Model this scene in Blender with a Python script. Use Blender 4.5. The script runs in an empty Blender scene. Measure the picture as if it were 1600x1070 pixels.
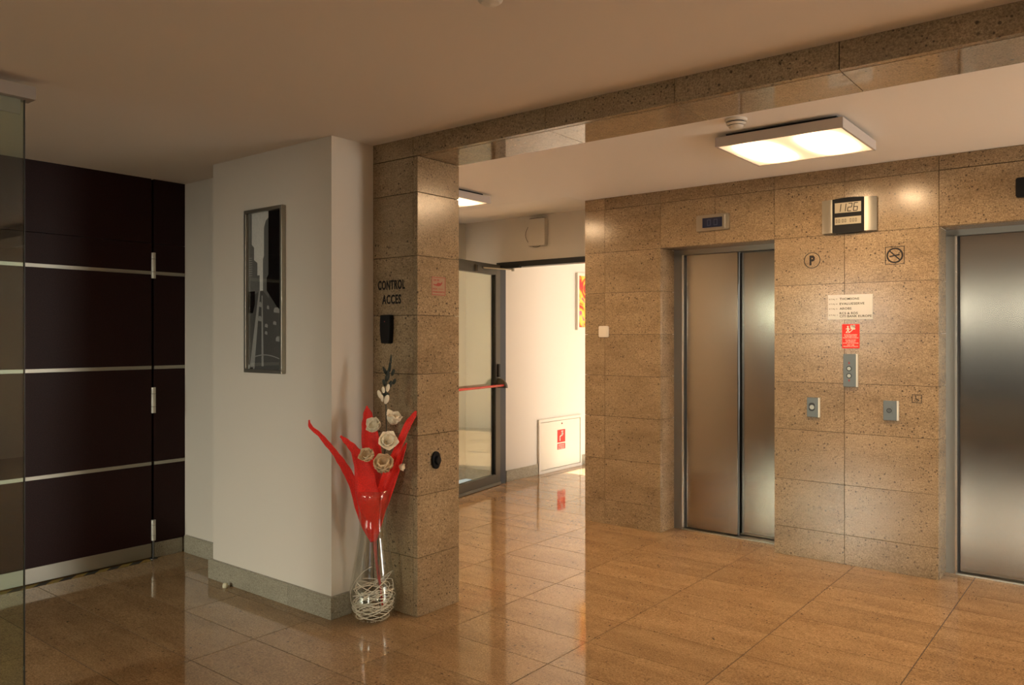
import bpy, bmesh, math, random
from mathutils import Vector, Matrix
random.seed(7)
S = bpy.context.scene
COL = S.collection
PI = math.pi
WO = {}                                   # world origin of every built object

# ---------------------------------------------------------------- camera
FOC, HY, YAW, EYE = 1238.0, 528.0, 0.672, 1.36
cam = bpy.data.cameras.new('camera'); cam_o = bpy.data.objects.new('camera', cam); COL.objects.link(cam_o)
cam.sensor_width = 36; cam.sensor_fit = 'HORIZONTAL'; cam.lens = 36 * FOC / 1600
cam.shift_y = -(535 - HY) / 1600; cam.clip_start = .02; cam.clip_end = 200
cam_o.location = (0, 0, EYE); cam_o.rotation_euler = (PI / 2, 0, YAW)
S.camera = cam_o
FW = Vector((-math.sin(YAW), math.cos(YAW), 0)); RT = Vector((math.cos(YAW), math.sin(YAW), 0))
def at(px, py, depth):                    # a point of the place measured from the photo at a known distance
    return Vector((0, 0, EYE)) + FW * depth + RT * ((px - 800) / FOC * depth) + Vector((0, 0, -(py - HY) / FOC * depth))

# ---------------------------------------------------------------- materials
def newmat(name):
    m = bpy.data.materials.new(name); m.use_nodes = True
    nt = m.node_tree; b = nt.nodes['Principled BSDF']
    return m, nt, b
def plain(name, c, rough=.5, metal=0, spec=.5, bump=0, bscale=80, emit=None, es=1, var=.0):
    m, nt, b = newmat(name)
    b.inputs['Base Color'].default_value = (*c, 1); b.inputs['Roughness'].default_value = rough
    b.inputs['Metallic'].default_value = metal; b.inputs['Specular IOR Level'].default_value = spec
    if emit: b.inputs['Emission Color'].default_value = (*emit, 1); b.inputs['Emission Strength'].default_value = es
    tc = nt.nodes.new('ShaderNodeTexCoord'); n = nt.nodes.new('ShaderNodeTexNoise')
    nt.links.new(tc.outputs['Object'], n.inputs['Vector']); n.inputs['Scale'].default_value = bscale; n.inputs['Detail'].default_value = 4
    if bump:
        bp = nt.nodes.new('ShaderNodeBump'); bp.inputs['Strength'].default_value = bump; bp.inputs['Distance'].default_value = .001
        nt.links.new(n.outputs['Fac'], bp.inputs['Height']); nt.links.new(bp.outputs['Normal'], b.inputs['Normal'])
    if var:
        r = nt.nodes.new('ShaderNodeValToRGB'); nt.links.new(n.outputs['Fac'], r.inputs['Fac'])
        r.color_ramp.elements[0].position = .3; r.color_ramp.elements[1].position = .7
        r.color_ramp.elements[0].color = (*[x * (1 - var) for x in c], 1); r.color_ramp.elements[1].color = (*[min(1, x * (1 + var)) for x in c], 1)
        nt.links.new(r.outputs['Color'], b.inputs['Base Color'])
    return m
def stone(name, c0, c1, speck, rough, density=.5, vein=(1, 1, 2.6), spec=.5):
    """speckled polished granite slabs: each slab (mesh island) gets its own cut and tone"""
    m, nt, b = newmat(name); N = nt.nodes.new; Lk = nt.links.new
    tc = N('ShaderNodeTexCoord'); geo = N('ShaderNodeNewGeometry')
    off = N('ShaderNodeVectorMath'); off.operation = 'SCALE'; off.inputs[0].default_value = (13, 29, 7); Lk(geo.outputs['Random Per Island'], off.inputs['Scale'])
    ad = N('ShaderNodeVectorMath'); ad.operation = 'ADD'; Lk(tc.outputs['Object'], ad.inputs[0]); Lk(off.outputs[0], ad.inputs[1])
    def noise(sc, det, ro=.55, stretch=None):
        n = N('ShaderNodeTexNoise'); n.inputs['Scale'].default_value = sc; n.inputs['Detail'].default_value = det; n.inputs['Roughness'].default_value = ro
        if stretch:
            mp = N('ShaderNodeMapping'); mp.inputs['Scale'].default_value = stretch; Lk(ad.outputs[0], mp.inputs[0]); Lk(mp.outputs[0], n.inputs['Vector'])
        else: Lk(ad.outputs[0], n.inputs['Vector'])
        return n
    def ramp(src, p0, p1, a, bb):
        r = N('ShaderNodeValToRGB'); e = r.color_ramp.elements; e[0].position = p0; e[1].position = p1
        e[0].color = (*a, 1); e[1].color = (*bb, 1); Lk(src, r.inputs['Fac']); return r
    def mix(mode, fac, A, B):
        x = N('ShaderNodeMix'); x.data_type = 'RGBA'; x.blend_type = mode
        if isinstance(fac, float): x.inputs[0].default_value = fac
        else: Lk(fac, x.inputs[0])
        Lk(A, x.inputs[6]); 
        if isinstance(B, tuple): x.inputs[7].default_value = (*B, 1)
        else: Lk(B, x.inputs[7])
        return x.outputs[2]
    base = ramp(noise(2.6, 5, .6, vein).outputs['Fac'], .32, .7, c0, c1).outputs[0]
    g = ramp(noise(150, 3, .7).outputs['Fac'], .32, .68, (.50, .47, .43), (1.38, 1.38, 1.38)).outputs[0]
    col = mix('MULTIPLY', .8, base, g)
    f = ramp(noise(38, 4, .75, vein).outputs['Fac'], .35, .65, (.82, .80, .77), (1.12, 1.12, 1.12)).outputs[0]
    col = mix('MULTIPLY', .8, col, f)
    tone = N('ShaderNodeMapRange'); tone.inputs['To Min'].default_value = .85; tone.inputs['To Max'].default_value = .96; Lk(geo.outputs['Random Per Island'], tone.inputs['Value'])
    tv = N('ShaderNodeVectorMath'); tv.operation = 'SCALE'; Lk(col, tv.inputs[0]); Lk(tone.outputs[0], tv.inputs['Scale']); col = tv.outputs[0]
    # dark mineral specks, gathered in patches
    for sc, th in ((34, .19), (62, .23)):
        v = N('ShaderNodeTexVoronoi'); v.inputs['Scale'].default_value = sc; Lk(ad.outputs[0], v.inputs['Vector'])
        d = ramp(v.outputs['Distance'], th * .7, th * 1.2, (1, 1, 1), (0, 0, 0)).outputs[0]
        pn = ramp(noise(7 if sc < 60 else 13, 3).outputs['Fac'], .62 - density * .26, .72 - density * .2, (0, 0, 0), (1, 1, 1)).outputs[0]
        rnd = N('ShaderNodeMath'); rnd.operation = 'GREATER_THAN'; rnd.inputs[1].default_value = .34; 
        sep = N('ShaderNodeSeparateColor'); Lk(v.outputs['Color'], sep.inputs[0]); Lk(sep.outputs[0], rnd.inputs[0])
        a = mix('MULTIPLY', 1.0, d, pn); a2 = N('ShaderNodeMath'); a2.operation = 'MULTIPLY'; Lk(a, a2.inputs[0]); Lk(rnd.outputs[0], a2.inputs[1])
        a3 = N('ShaderNodeMath'); a3.operation = 'MULTIPLY'; Lk(a2.outputs[0], a3.inputs[0]); a3.inputs[1].default_value = .85
        col = mix('MIX', a3.outputs[0], col, speck)
    Lk(col, b.inputs['Base Color'])
    rr = N('ShaderNodeMapRange'); rr.inputs['To Min'].default_value = rough * .8; rr.inputs['To Max'].default_value = rough * 1.3; Lk(noise(30, 3).outputs['Fac'], rr.inputs['Value'])
    Lk(rr.outputs[0], b.inputs['Roughness']); b.inputs['Specular IOR Level'].default_value = spec
    bp = N('ShaderNodeBump'); bp.inputs['Strength'].default_value = .05; bp.inputs['Distance'].default_value = .0006
    Lk(noise(14, 2).outputs['Fac'], bp.inputs['Height']); Lk(bp.outputs['Normal'], b.inputs['Normal'])
    return m
def brushed(name, c, rough, aniso=.75, rot=0.0):
    m, nt, b = newmat(name); N = nt.nodes.new; Lk = nt.links.new
    b.inputs['Metallic'].default_value = 1; b.inputs['Base Color'].default_value = (*c, 1); b.inputs['Roughness'].default_value = rough
    b.inputs['Anisotropic'].default_value = aniso; b.inputs['Anisotropic Rotation'].default_value = rot
    t = N('ShaderNodeTangent'); t.direction_type = 'RADIAL'; t.axis = 'Z'; Lk(t.outputs[0], b.inputs['Tangent'])
    return m
def glass(name, c, rough=0.0, k0=.05):
    """clear sheet: tinted see-through plus a Schlick reflection"""
    m, nt, b = newmat(name); N = nt.nodes.new; Lk = nt.links.new; nt.nodes.remove(b)
    lw = N('ShaderNodeLayerWeight'); lw.inputs['Blend'].default_value = .5
    pw = N('ShaderNodeMath'); pw.operation = 'POWER'; pw.inputs[1].default_value = 4; Lk(lw.outputs['Facing'], pw.inputs[0])
    mr = N('ShaderNodeMapRange'); mr.inputs['To Min'].default_value = k0; mr.inputs['To Max'].default_value = .9; Lk(pw.outputs[0], mr.inputs['Value'])
    t = N('ShaderNodeBsdfTransparent'); t.inputs[0].default_value = (*c, 1); g = N('ShaderNodeBsdfGlossy'); g.inputs['Roughness'].default_value = rough
    g.inputs['Color'].default_value = (1, 1, 1, 1)
    mx = N('ShaderNodeMixShader'); Lk(mr.outputs[0], mx.inputs[0]); Lk(t.outputs[0], mx.inputs[1]); Lk(g.outputs[0], mx.inputs[2])
    Lk(mx.outputs[0], nt.nodes['Material Output'].inputs[0])
    return m
M = {}
M['stone'] = stone('granite_wall', (.285, .205, .12), (.405, .305, .19), (.055, .04, .028), .19, .8, spec=.45)
M['floor'] = stone('granite_floor', (.32, .20, .10), (.42, .275, .145), (.07, .045, .028), .065, .42, (1, 3, 1), spec=.6)
M['grey_stone'] = stone('granite_base', (.32, .30, .23), (.44, .41, .32), (.06, .055, .04), .3, .3, (1, 1, 4))
M['grout'] = plain('grout', (.06, .04, .026), .9, bump=.2)
M['wall'] = plain('white_paint', (.70, .64, .55), .55, bump=.12, bscale=140, spec=.35)
M['wall_gloss'] = plain('cream_paint', (.71, .67, .60), .42, bump=.08, bscale=140)
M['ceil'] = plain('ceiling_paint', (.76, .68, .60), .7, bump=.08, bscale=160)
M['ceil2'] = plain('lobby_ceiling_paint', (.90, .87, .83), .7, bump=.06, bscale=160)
M['plum'] = plain('plum_laminate', (.024, .0078, .0075), .42, spec=.15, var=.5, bscale=260)
M['steel'] = brushed('brushed_steel', (.36, .325, .28), .17, .8, .0)
M['steel_fr'] = brushed('steel_frame', (.27, .245, .21), .34, .3)
M['steel_pl'] = plain('steel_plate', (.15, .15, .14), .38, 1, bump=.05, bscale=300)
M['steel_edge'] = plain('polished_steel_edge', (.85, .82, .76), .25, 1)
M['alu'] = plain('satin_aluminium', (.40, .38, .32), .4, 1)
M['alu_w'] = plain('pale_aluminium', (.66, .63, .54), .45, .5)
M['dark'] = plain('black_metal', (.018, .018, .018), .4, .2)
M['anth'] = plain('anthracite_frame', (.075, .072, .06), .38, .4)
M['black'] = plain('black_plastic', (.007, .007, .008), .5, spec=.15)
M['bronze'] = plain('warm_steel', (.34, .29, .22), .4, 1)
M['under'] = stone('granite_polished', (.36, .28, .185), (.47, .375, .255), (.055, .04, .028), .025, .4, spec=.75)
M['white_pl'] = plain('white_plastic', (.72, .68, .6), .4)
M['rail'] = plain('grey_rail', (.36, .32, .28), .5, .2)
M['lamp_body'] = plain('lamp_housing', (.58, .53, .5), .5)
M['red'] = plain('red_print', (.72, .02, .012), .45)
M['redbar'] = plain('red_bar', (.62, .03, .025), .25)
M['redline'] = plain('red_ink', (.30, .03, .02), .6)
M['whiteink'] = plain('white_ink', (.85, .78, .7), .5)
M['blackink'] = plain('black_ink', (.012, .010, .009), .7, spec=.2)
M['greyink'] = plain('grey_ink', (.022, .02, .018), .7, spec=.2)
M['board'] = plain('sign_board', (.60, .62, .62), .5)
M['lcd'] = plain('lcd_grey', (.36, .32, .22), .3)
M['lcd_blue'] = plain('display_window', (.012, .018, .05), .12)
M['lcd_digit'] = plain('display_digits', (.05, .07, .14), .3)
M['glass_g'] = glass('green_float_glass', (.82, .90, .84))
M['glass_l'] = glass('door_glass', (.88, .92, .84), .0, .09)
M['glass_v'] = glass('vase_glass', (.965, .975, .96), .0, .06)
M['yellow'] = plain('yellow_tape', (.32, .22, .05), .6)
M['straw'] = plain('pale_straw', (.90, .82, .70), .55)
M['stem_red'] = plain('red_stem', (.50, .012, .01), .5)
M['stem_dk'] = plain('dark_green_stem', (.03, .035, .02), .6)
M['bud_dk'] = plain('dark_bud', (.022, .028, .02), .6, var=.4, bscale=60)
M['petal'] = plain('cream_petal', (.90, .80, .62), .6, bump=.3, bscale=120, var=.08)
M['petal2'] = plain('tan_petal', (.78, .58, .36), .6, bump=.3, bscale=120, var=.12)
M['leaf'] = plain('red_velvet_leaf', (.80, .018, .008), .6, bump=.5, bscale=240, var=.2)
M['cream'] = plain('cream_rubber', (.78, .72, .5), .45)
m, nt, b = newmat('lamp_diffuser'); M['diff'] = m      # two tube lamps glow behind the opal sheet
tc = nt.nodes.new('ShaderNodeTexCoord'); sx = nt.nodes.new('ShaderNodeSeparateXYZ'); nt.links.new(tc.outputs['Object'], sx.inputs[0])
fm = nt.nodes.new('ShaderNodeMath'); fm.operation = 'MULTIPLY'; fm.inputs[1].default_value = 2 * PI / .31; nt.links.new(sx.outputs[0], fm.inputs[0])
cs = nt.nodes.new('ShaderNodeMath'); cs.operation = 'COSINE'; nt.links.new(fm.outputs[0], cs.inputs[0])
fy = nt.nodes.new('ShaderNodeMath'); fy.operation = 'MULTIPLY'; fy.inputs[1].default_value = PI / .62; nt.links.new(sx.outputs[1], fy.inputs[0])
cy = nt.nodes.new('ShaderNodeMath'); cy.operation = 'COSINE'; nt.links.new(fy.outputs[0], cy.inputs[0])
mr = nt.nodes.new('ShaderNodeMapRange'); mr.inputs['From Min'].default_value = 1; mr.inputs['From Max'].default_value = -1; mr.inputs['To Min'].default_value = .06; mr.inputs['To Max'].default_value = 1; nt.links.new(cs.outputs[0], mr.inputs['Value'])
mm = nt.nodes.new('ShaderNodeMath'); mm.operation = 'MULTIPLY'; nt.links.new(mr.outputs[0], mm.inputs[0]); nt.links.new(cy.outputs[0], mm.inputs[1])
LAMP = 150.0
pw_ = nt.nodes.new('ShaderNodeMath'); pw_.operation = 'POWER'; pw_.use_clamp = True; pw_.inputs[1].default_value = 2.6; nt.links.new(mm.outputs[0], pw_.inputs[0])
m2 = nt.nodes.new('ShaderNodeMapRange'); m2.inputs['To Min'].default_value = .85; m2.inputs['To Max'].default_value = LAMP; nt.links.new(pw_.outputs[0], m2.inputs['Value'])
b.inputs['Base Color'].default_value = (.8, .75, .65, 1); b.inputs['Emission Color'].default_value = (1, .66, .36, 1); nt.links.new(m2.outputs[0], b.inputs['Emission Strength'])
def painting_mat():
    m, nt, b = newmat('painting_canvas'); N = nt.nodes.new; Lk = nt.links.new
    tc = N('ShaderNodeTexCoord'); n = N('ShaderNodeTexNoise'); n.inputs['Scale'].default_value = 5; n.inputs['Detail'].default_value = 2; n.inputs['Distortion'].default_value = 1.5
    Lk(tc.outputs['Object'], n.inputs['Vector']); r = N('ShaderNodeValToRGB'); Lk(n.outputs['Fac'], r.inputs['Fac'])
    e = r.color_ramp.elements; e[0].position = .3; e[0].color = (.45, .01, .06, 1); e[1].position = .72; e[1].color = (.85, .18, .02, 1)
    for p, c in ((.42, (.85, .03, .02)), (.5, (.9, .45, .03)), (.58, (.9, .65, .1)), (.64, (.8, .1, .25))):
        x = e.new(p); x.color = (*c, 1)
    Lk(r.outputs['Color'], b.inputs['Base Color']); b.inputs['Roughness'].default_value = .5
    return m
M['paint'] = painting_mat()
for i, g in enumerate((.85, .20, .006, .035, .12, .50, .42)):
    M['g%d' % i] = plain('photo_grey_tone', (g, g * .97, g * .95), .25, var=.12, bscale=200)

# ---------------------------------------------------------------- mesh helpers
def TY(y): return lambda u, v, w=0: (u, y - w, v)          # on a wall facing -Y
def TX(x): return lambda u, v, w=0: (x + w, u, v)          # on a wall facing +X
class MB:
    def __init__(s): s.bm = bmesh.new()
    def face(s, vs):
        try: return s.bm.faces.new(vs)
        except ValueError: return None
    def box(s, a, b):
        x0, x1 = sorted((a[0], b[0])); y0, y1 = sorted((a[1], b[1])); z0, z1 = sorted((a[2], b[2]))
        v = [s.bm.verts.new(p) for p in ((x0,y0,z0),(x1,y0,z0),(x1,y1,z0),(x0,y1,z0),(x0,y0,z1),(x1,y0,z1),(x1,y1,z1),(x0,y1,z1))]
        for f in ((0,3,2,1),(4,5,6,7),(0,1,5,4),(1,2,6,5),(2,3,7,6),(3,0,4,7)): s.face([v[i] for i in f])
        return s
    def pbox(s, T, u0, u1, v0, v1, w0, w1): return s.box(T(u0, v0, w0), T(u1, v1, w1))
    def prism(s, T, pts, w0, w1):
        a = [s.bm.verts.new(T(u, v, w0)) for u, v in pts]; b = [s.bm.verts.new(T(u, v, w1)) for u, v in pts]
        s.face(a); s.face(b); n = len(pts)
        for i in range(n): s.face([a[i], a[(i+1) % n], b[(i+1) % n], b[i]])
        return s
    def disc(s, T, u, v, r, w0, w1, n=28, ru=None): return s.prism(T, [(u + (ru or r) * math.cos(i*2*PI/n), v + r * math.sin(i*2*PI/n)) for i in range(n)], w0, w1)
    def ring(s, T, u, v, r0, r1, w0, w1, n=40):
        for i in range(n):
            q = [(i * 2*PI/n), ((i+1) * 2*PI/n)]
            s.prism(T, [(u + r*math.cos(t), v + r*math.sin(t)) for r, t in ((r0, q[0]), (r1, q[0]), (r1, q[1]), (r0, q[1]))], w0, w1)
        return s
    def line(s, T, p, q, th, w0, w1):
        d = Vector(q) - Vector(p); n = Vector((-d.y, d.x)).normalized() * th / 2
        P, Q = Vector(p), Vector(q)
        return s.prism(T, [tuple(P+n), tuple(P-n), tuple(Q-n), tuple(Q+n)], w0, w1)
    def rrect(s, T, u0, u1, v0, v1, r, w0, w1, n=5):
        pts = []
        for cx_, cy_, a in ((u1-r, v1-r, 0), (u0+r, v1-r, 90), (u0+r, v0+r, 180), (u1-r, v0+r, 270)):
            for i in range(n+1): t = math.radians(a + 90*i/n); pts.append((cx_ + r*math.cos(t), cy_ + r*math.sin(t)))
        return s.prism(T, pts, w0, w1)
    def frame(s, T, u0, u1, v0, v1, t, w0, w1):
        s.pbox(T, u0, u1, v0, v0+t, w0, w1); s.pbox(T, u0, u1, v1-t, v1, w0, w1)
        s.pbox(T, u0, u0+t, v0+t, v1-t, w0, w1); s.pbox(T, u1-t, u1, v0+t, v1-t, w0, w1); return s
    def lathe(s, c, prof, n=40, close=False):
        rings = []
        for r, z in prof:
            rings.append([s.bm.verts.new((c[0] + r*math.cos(i*2*PI/n), c[1] + r*math.sin(i*2*PI/n), c[2] + z)) for i in range(n)] if r > 1e-5 else [s.bm.verts.new((c[0], c[1], c[2]+z))])
        pr = list(zip(rings, rings[1:])) + ([(rings[-1], rings[0])] if close else [])
        for a, b in pr:
            for i in range(n):
                j = (i+1) % n
                if len(a) == 1 and len(b) == 1: continue
                if len(a) == 1: s.face([a[0], b[j], b[i]])
                elif len(b) == 1: s.face([a[i], a[j], b[0]])
                else: s.face([a[i], a[j], b[j], b[i]])
        return s
    def tube(s, pts, r, n=10):
        pts = [Vector(p) for p in pts]; rings = []
        rs = r if isinstance(r, (list, tuple)) else [r]*len(pts)
        up = Vector((.13, .21, 1)).normalized()
        for i, p in enumerate(pts):
            d = (pts[min(i+1, len(pts)-1)] - pts[max(i-1, 0)]).normalized()
            a = d.cross(up); 
            if a.length < .05: a = d.cross(Vector((1, 0, 0)))
            a.normalize(); b = d.cross(a)
            rings.append([s.bm.verts.new(p + (a*math.cos(k*2*PI/n) + b*math.sin(k*2*PI/n)) * rs[i]) for k in range(n)])
        for a, b in zip(rings, rings[1:]):
            for k in range(n): s.face([a[k], a[(k+1) % n], b[(k+1) % n], b[k]])
        s.face(rings[0]); s.face(rings[-1]); return s
    def ball(s, c, r, sc=(1,1,1), rot=None, u=12, v=8):
        mt = Matrix.Translation(c) @ (rot or Matrix.Identity(4)) @ Matrix.Diagonal((sc[0]*r, sc[1]*r, sc[2]*r, 1))
        bmesh.ops.create_uvsphere(s.bm, u_segments=u, v_segments=v, radius=1, matrix=mt); return s
    def text(s, T, body, u0, u1, v0, v1, w0, w1, bold=0):
        cu = bpy.data.curves.new('t', 'FONT'); cu.body = body; cu.size = 1; cu.extrude = .5; cu.offset = bold; cu.space_character = 1.0 + bold*4; cu.resolution_u = 3
        o = bpy.data.objects.new('t', cu); COL.objects.link(o); dg = bpy.context.evaluated_depsgraph_get(); dg.update()
        me = bpy.data.meshes.new_from_object(o.evaluated_get(dg)); bpy.data.objects.remove(o); bpy.data.curves.remove(cu)
        xs = [v.co.x for v in me.vertices]; ys = [v.co.y for v in me.vertices]; zs = [v.co.z for v in me.vertices]
        f = lambda t, a, b, c, d: c + (t - a) / (b - a) * (d - c)
        for v in me.vertices: v.co = T(f(v.co.x, min(xs), max(xs), u0, u1), f(v.co.y, min(ys), max(ys), v0, v1), f(v.co.z, min(zs), max(zs), w0, w1))
        s.bm.from_mesh(me); bpy.data.meshes.remove(me); return s
    def build(s, name, mat, parent=None, smooth=False, bevel=0, org=None, kind=None):
        bmesh.ops.recalc_face_normals(s.bm, faces=s.bm.faces)
        me = bpy.data.meshes.new(name); s.bm.verts.ensure_lookup_table()
        co = [v.co for v in s.bm.verts]
        if parent is not None: o0 = Vector(WO[parent.name])
        elif org is not None: o0 = Vector(org)
        elif kind == 'structure': o0 = Vector((0, 0, 0))
        else: o0 = Vector(((min(c.x for c in co)+max(c.x for c in co))/2, (min(c.y for c in co)+max(c.y for c in co))/2, min(c.z for c in co)))
        bmesh.ops.translate(s.bm, verts=s.bm.verts, vec=-o0)
        s.bm.to_mesh(me); s.bm.free()
        if isinstance(mat, str): mat = M[mat]
        me.materials.append(mat)
        if smooth:
            for p in me.polygons: p.use_smooth = True
        o = bpy.data.objects.new(name, me); COL.objects.link(o)
        if parent is None: o.location = o0
        else: o.parent = parent
        WO[o.name] = tuple(o0)
        if bevel:
            bv = o.modifiers.new('bevel', 'BEVEL'); bv.width = bevel; bv.segments = 2; bv.limit_method = 'ANGLE'
        if kind: o['kind'] = kind
        return o
def empty(name, loc, kind=None):
    o = bpy.data.objects.new(name, None); COL.objects.link(o); o.location = loc; o.empty_display_size = .05
    WO[o.name] = tuple(loc)
    if kind: o['kind'] = kind
    return o
def tag(o, label, cat, group=None, kind=None):
    o['label'] = label; o['category'] = cat
    if group: o['group'] = group
    if kind: o['kind'] = kind
    return o
ST = 'structure'
def slabs(mb, T, us, vs, w0, w1, gap=.0025, skip=lambda u, v: False):
    for i in range(len(us)-1):
        for j in range(len(vs)-1):
            if skip((us[i]+us[i+1])/2, (vs[j]+vs[j+1])/2): continue
            mb.pbox(T, us[i]+gap/2, us[i+1]-gap/2, vs[j]+gap/2, vs[j+1]-gap/2, w0, w1)
    return mb

# ================================================================ the setting
# floor: 60 x 30 cm polished tiles, open joints over dark grout
X0, X1, YB, YF = -5.13, 3.4, -3.6, 9.9
fx = [-.742 + .6*k for k in range(-8, 8)]; fx = [x for x in fx if X0-.1 < x < X1+.3]
fy_ = [2.68 + .302*k for k in range(-21, 25)]; fy_ = [y for y in fy_ if YB-.3 < y < YF+.3]
Tfl = lambda u, v, w=0: (u, v, w)
fl = MB(); slabs(fl, Tfl, fx, fy_, -.03, 0, .0044); fl.build('floor', 'floor', kind=ST)
MB().box((fx[0], fy_[0], -.08), (fx[-1], fy_[-1], -.002)).build('floor_grout', 'grout', kind=ST).name = 'floor_bed'
# stone elevator wall
YE = 4.968; TE = TY(YE)
ZJ = [0, .178, .478, .79, 1.087, 1.386, 1.688, 1.985, 2.30, 2.385]
XJ = [-3.256, -3.083, -2.629, -2.226, -1.826, -1.40, -.893, -.49, -.09, .42, .93, 1.55, 2.15, 2.75, 3.4]
LIFTS = [(-2.629, -1.826), (-.893, -.09)]
LZ = 1.985
def inlift(u, v): return any(a < u < b for a, b in LIFTS) and v < LZ
ew = MB(); slabs(ew, TE, XJ, ZJ, -.03, 0, .0024, lambda u, v: inlift(u, v) or (-.893 < u < -.09))
for j in (7, 8): ew.pbox(TE, -.893+.002, -.09-.002, ZJ[j]+.002, ZJ[j+1]-.002, -.03, 0)
for a, b in LIFTS:                                # reveals and soffits of the two openings
    for j in range(7):
        ew.box((a-.03, YE+.0315, ZJ[j]+.001), (a, YE+.205, ZJ[j+1]-.001))
        ew.box((b, YE+.0315, ZJ[j]+.001), (b+.03, YE+.205, ZJ[j+1]-.001))
    ew.box((a+.002, YE+.032, LZ), (b-.002, YE+.205, LZ+.03))
ew.build('wall_back', 'stone', kind=ST)
bk = MB()
for a, b in ((-3.25, -2.662), (-1.793, -.926), (-.057, 3.4)): bk.box((a, YE+.0305, 0), (b, YE+.24, 2.385))
for a, b in LIFTS: bk.box((a-.033, YE+.0305, LZ+.032), (b+.033, YE+.24, 2.385))
bk.build('wall_back_core', 'grout', kind=ST).name = 'wall_back_core'
MB().box((-3.256, YE+.0305, 0), (-3.2505, 6.55, 2.47)).box((-3.2505, 6.44, 0), (3.4, 6.55, 2.47)).build('wall_shaft', 'wall', kind=ST)
# stone portal: column and beam, then the ordinary walls
XP0, XP1, YC, YC2, BZ = -3.103, -2.758, 2.729, 3.027, 2.247
CZ = [0, .288, .59, .884, 1.183, 1.472, 1.762, 2.072, BZ]
cl = MB()
for j in range(8): cl.box((XP0, YC, CZ[j]+.0012), (XP1-.0305, YC+.03, CZ[j+1]-.0012))
for j in range(8): cl.box((XP1-.029, YC, CZ[j]+.0012), (XP1, YC2, CZ[j+1]-.0012))
cl.box((XP0, YC2-.03, 0), (XP1-.0305, YC2, BZ))
cl.build('wall_column', 'stone', kind=ST, bevel=.0012)
MB().box((XP0+.01, YC+.0305, 0), (XP1-.0305, YC2-.0305, BZ)).build('wall_column_core', 'grout', kind=ST)
un_ = MB(); bm_ = MB(); bj = [XP0, -2.79, -1.99, -1.385, -.786, -.19, .41, 1.01, 1.61, 2.21, 2.81, 3.4]
for a, b in zip(bj, bj[1:]):
    bm_.box((a+.0015, YC, BZ+.002), (b-.0015, YC+.03, 2.37)); un_.box((a+.0015, YC+.0315, BZ+.001), (b-.0015, YC2-.0015, BZ+.03)) if b > -2.7 else None
bm_.box((XP0, YC2-.03, BZ+.032), (3.4, YC2, 2.40))
bm_.build('trim_1', 'stone', kind=ST); un_.build('trim_3', 'under', kind=ST)
MB().box((XP0, YC+.0305, BZ+.032), (3.4, YC2-.0305, 2.42)).build('trim_2', 'grout', kind=ST)
# ceilings
MB().box((-4.95, YB, 2.342), (3.4, YC-.0005, 2.45)).build('ceiling', 'ceil', kind=ST)
c2 = MB(); c2.box((-3.256, YC2, 2.385), (3.4, YE+.24, 2.47))
c2.box((-5.13, YC2, 2.385), (-3.256, 4.75, 2.47))
for v in [[(-5.13, 4.75, 2.385), (-3.256, 4.75, 2.385), (-3.256, 5.73, 2.468), (-5.13, 5.73, 2.468)]]:
    a = [c2.bm.verts.new(p) for p in v]; b_ = [c2.bm.verts.new((p[0], p[1], 2.60)) for p in v]
    c2.face(a); c2.face(b_[::-1])
    for i in range(4): c2.face([a[i], a[(i+1) % 4], b_[(i+1) % 4], b_[i]])
c2.build('ceiling_lobby', 'ceil2', kind=ST)
MB().box((-4.9, 5.73, 2.5), (-.8, 9.9, 2.6)).build('ceiling_corridor', 'wall', kind=ST)
# picture wall (a box that projects from the left of the column) and the alcove wall
YP = 2.462
MB().box((-4.125, YP, 0), (-3.077, YC-.001, 2.342)).build('wall_picture', 'wall', kind=ST)
MB().box((-4.95, 2.66, 0), (-4.125, YC2, 2.342)).box((-4.125, YC, 0), (XP0-.001, YC2, 2.342)).build('wall_alcove', 'wall', kind=ST)
MB().box((-4.785, YC2-.02, 0), (XP0-.001, YC2+.03, 2.385)).build('wall_lobby_front', 'wall', kind=ST)
# left: laminate panel wall is a door; the wall around it
MB().box((-4.95, YB, 0), (-4.83, 2.66, 2.342)).build('wall_left', 'wall', kind=ST)
MB().box((-5.25, YC2, 0), (-5.13, 5.84, 2.6)).build('wall_lobby_left', 'wall_gloss', kind=ST)
# wall with the glass corridor door
YT, DX0, DX1, DZ = 5.73, -4.716, -3.62, 2.06
MB().box((-5.13, YT, 0), (DX0, YT+.1, 2.56)).box((DX0, YT, DZ), (-3.2, YT+.1, 2.56)).box((DX1, YT, 0), (-3.256, YT+.1, DZ)).build('wall_transom', 'wall_gloss', kind=ST)
MB().box((-4.84, YT+.1, 0), (DX0, 9.9, 2.5)).build('wall_corridor_left', 'wall_gloss', kind=ST)
MB().box((-4.84, 9.9, 0), (-.8, 10, 2.5)).build('wall_corridor_end', 'wall_gloss', kind=ST)
# corridor window wall, facing the sun
WX = -1.0
MB().box((WX, 6.55, 0), (WX+.1, 6.62, 2.5)).box((WX, 9.6, 0), (WX+.1, 9.9, 2.5)).box((WX, 6.62, 0), (WX+.1, 9.6, .08)).box((WX, 6.62, 2.39), (WX+.1, 9.6, 2.5)).build('wall_corridor_right', 'wall', kind=ST)
wn = MB()
for y in (6.62, 7.6, 8.6, 9.56): wn.box((WX+.02, y, .08), (WX+.08, y+.04, 2.32))
wn.build('window_1', 'anth', kind=ST)
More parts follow.
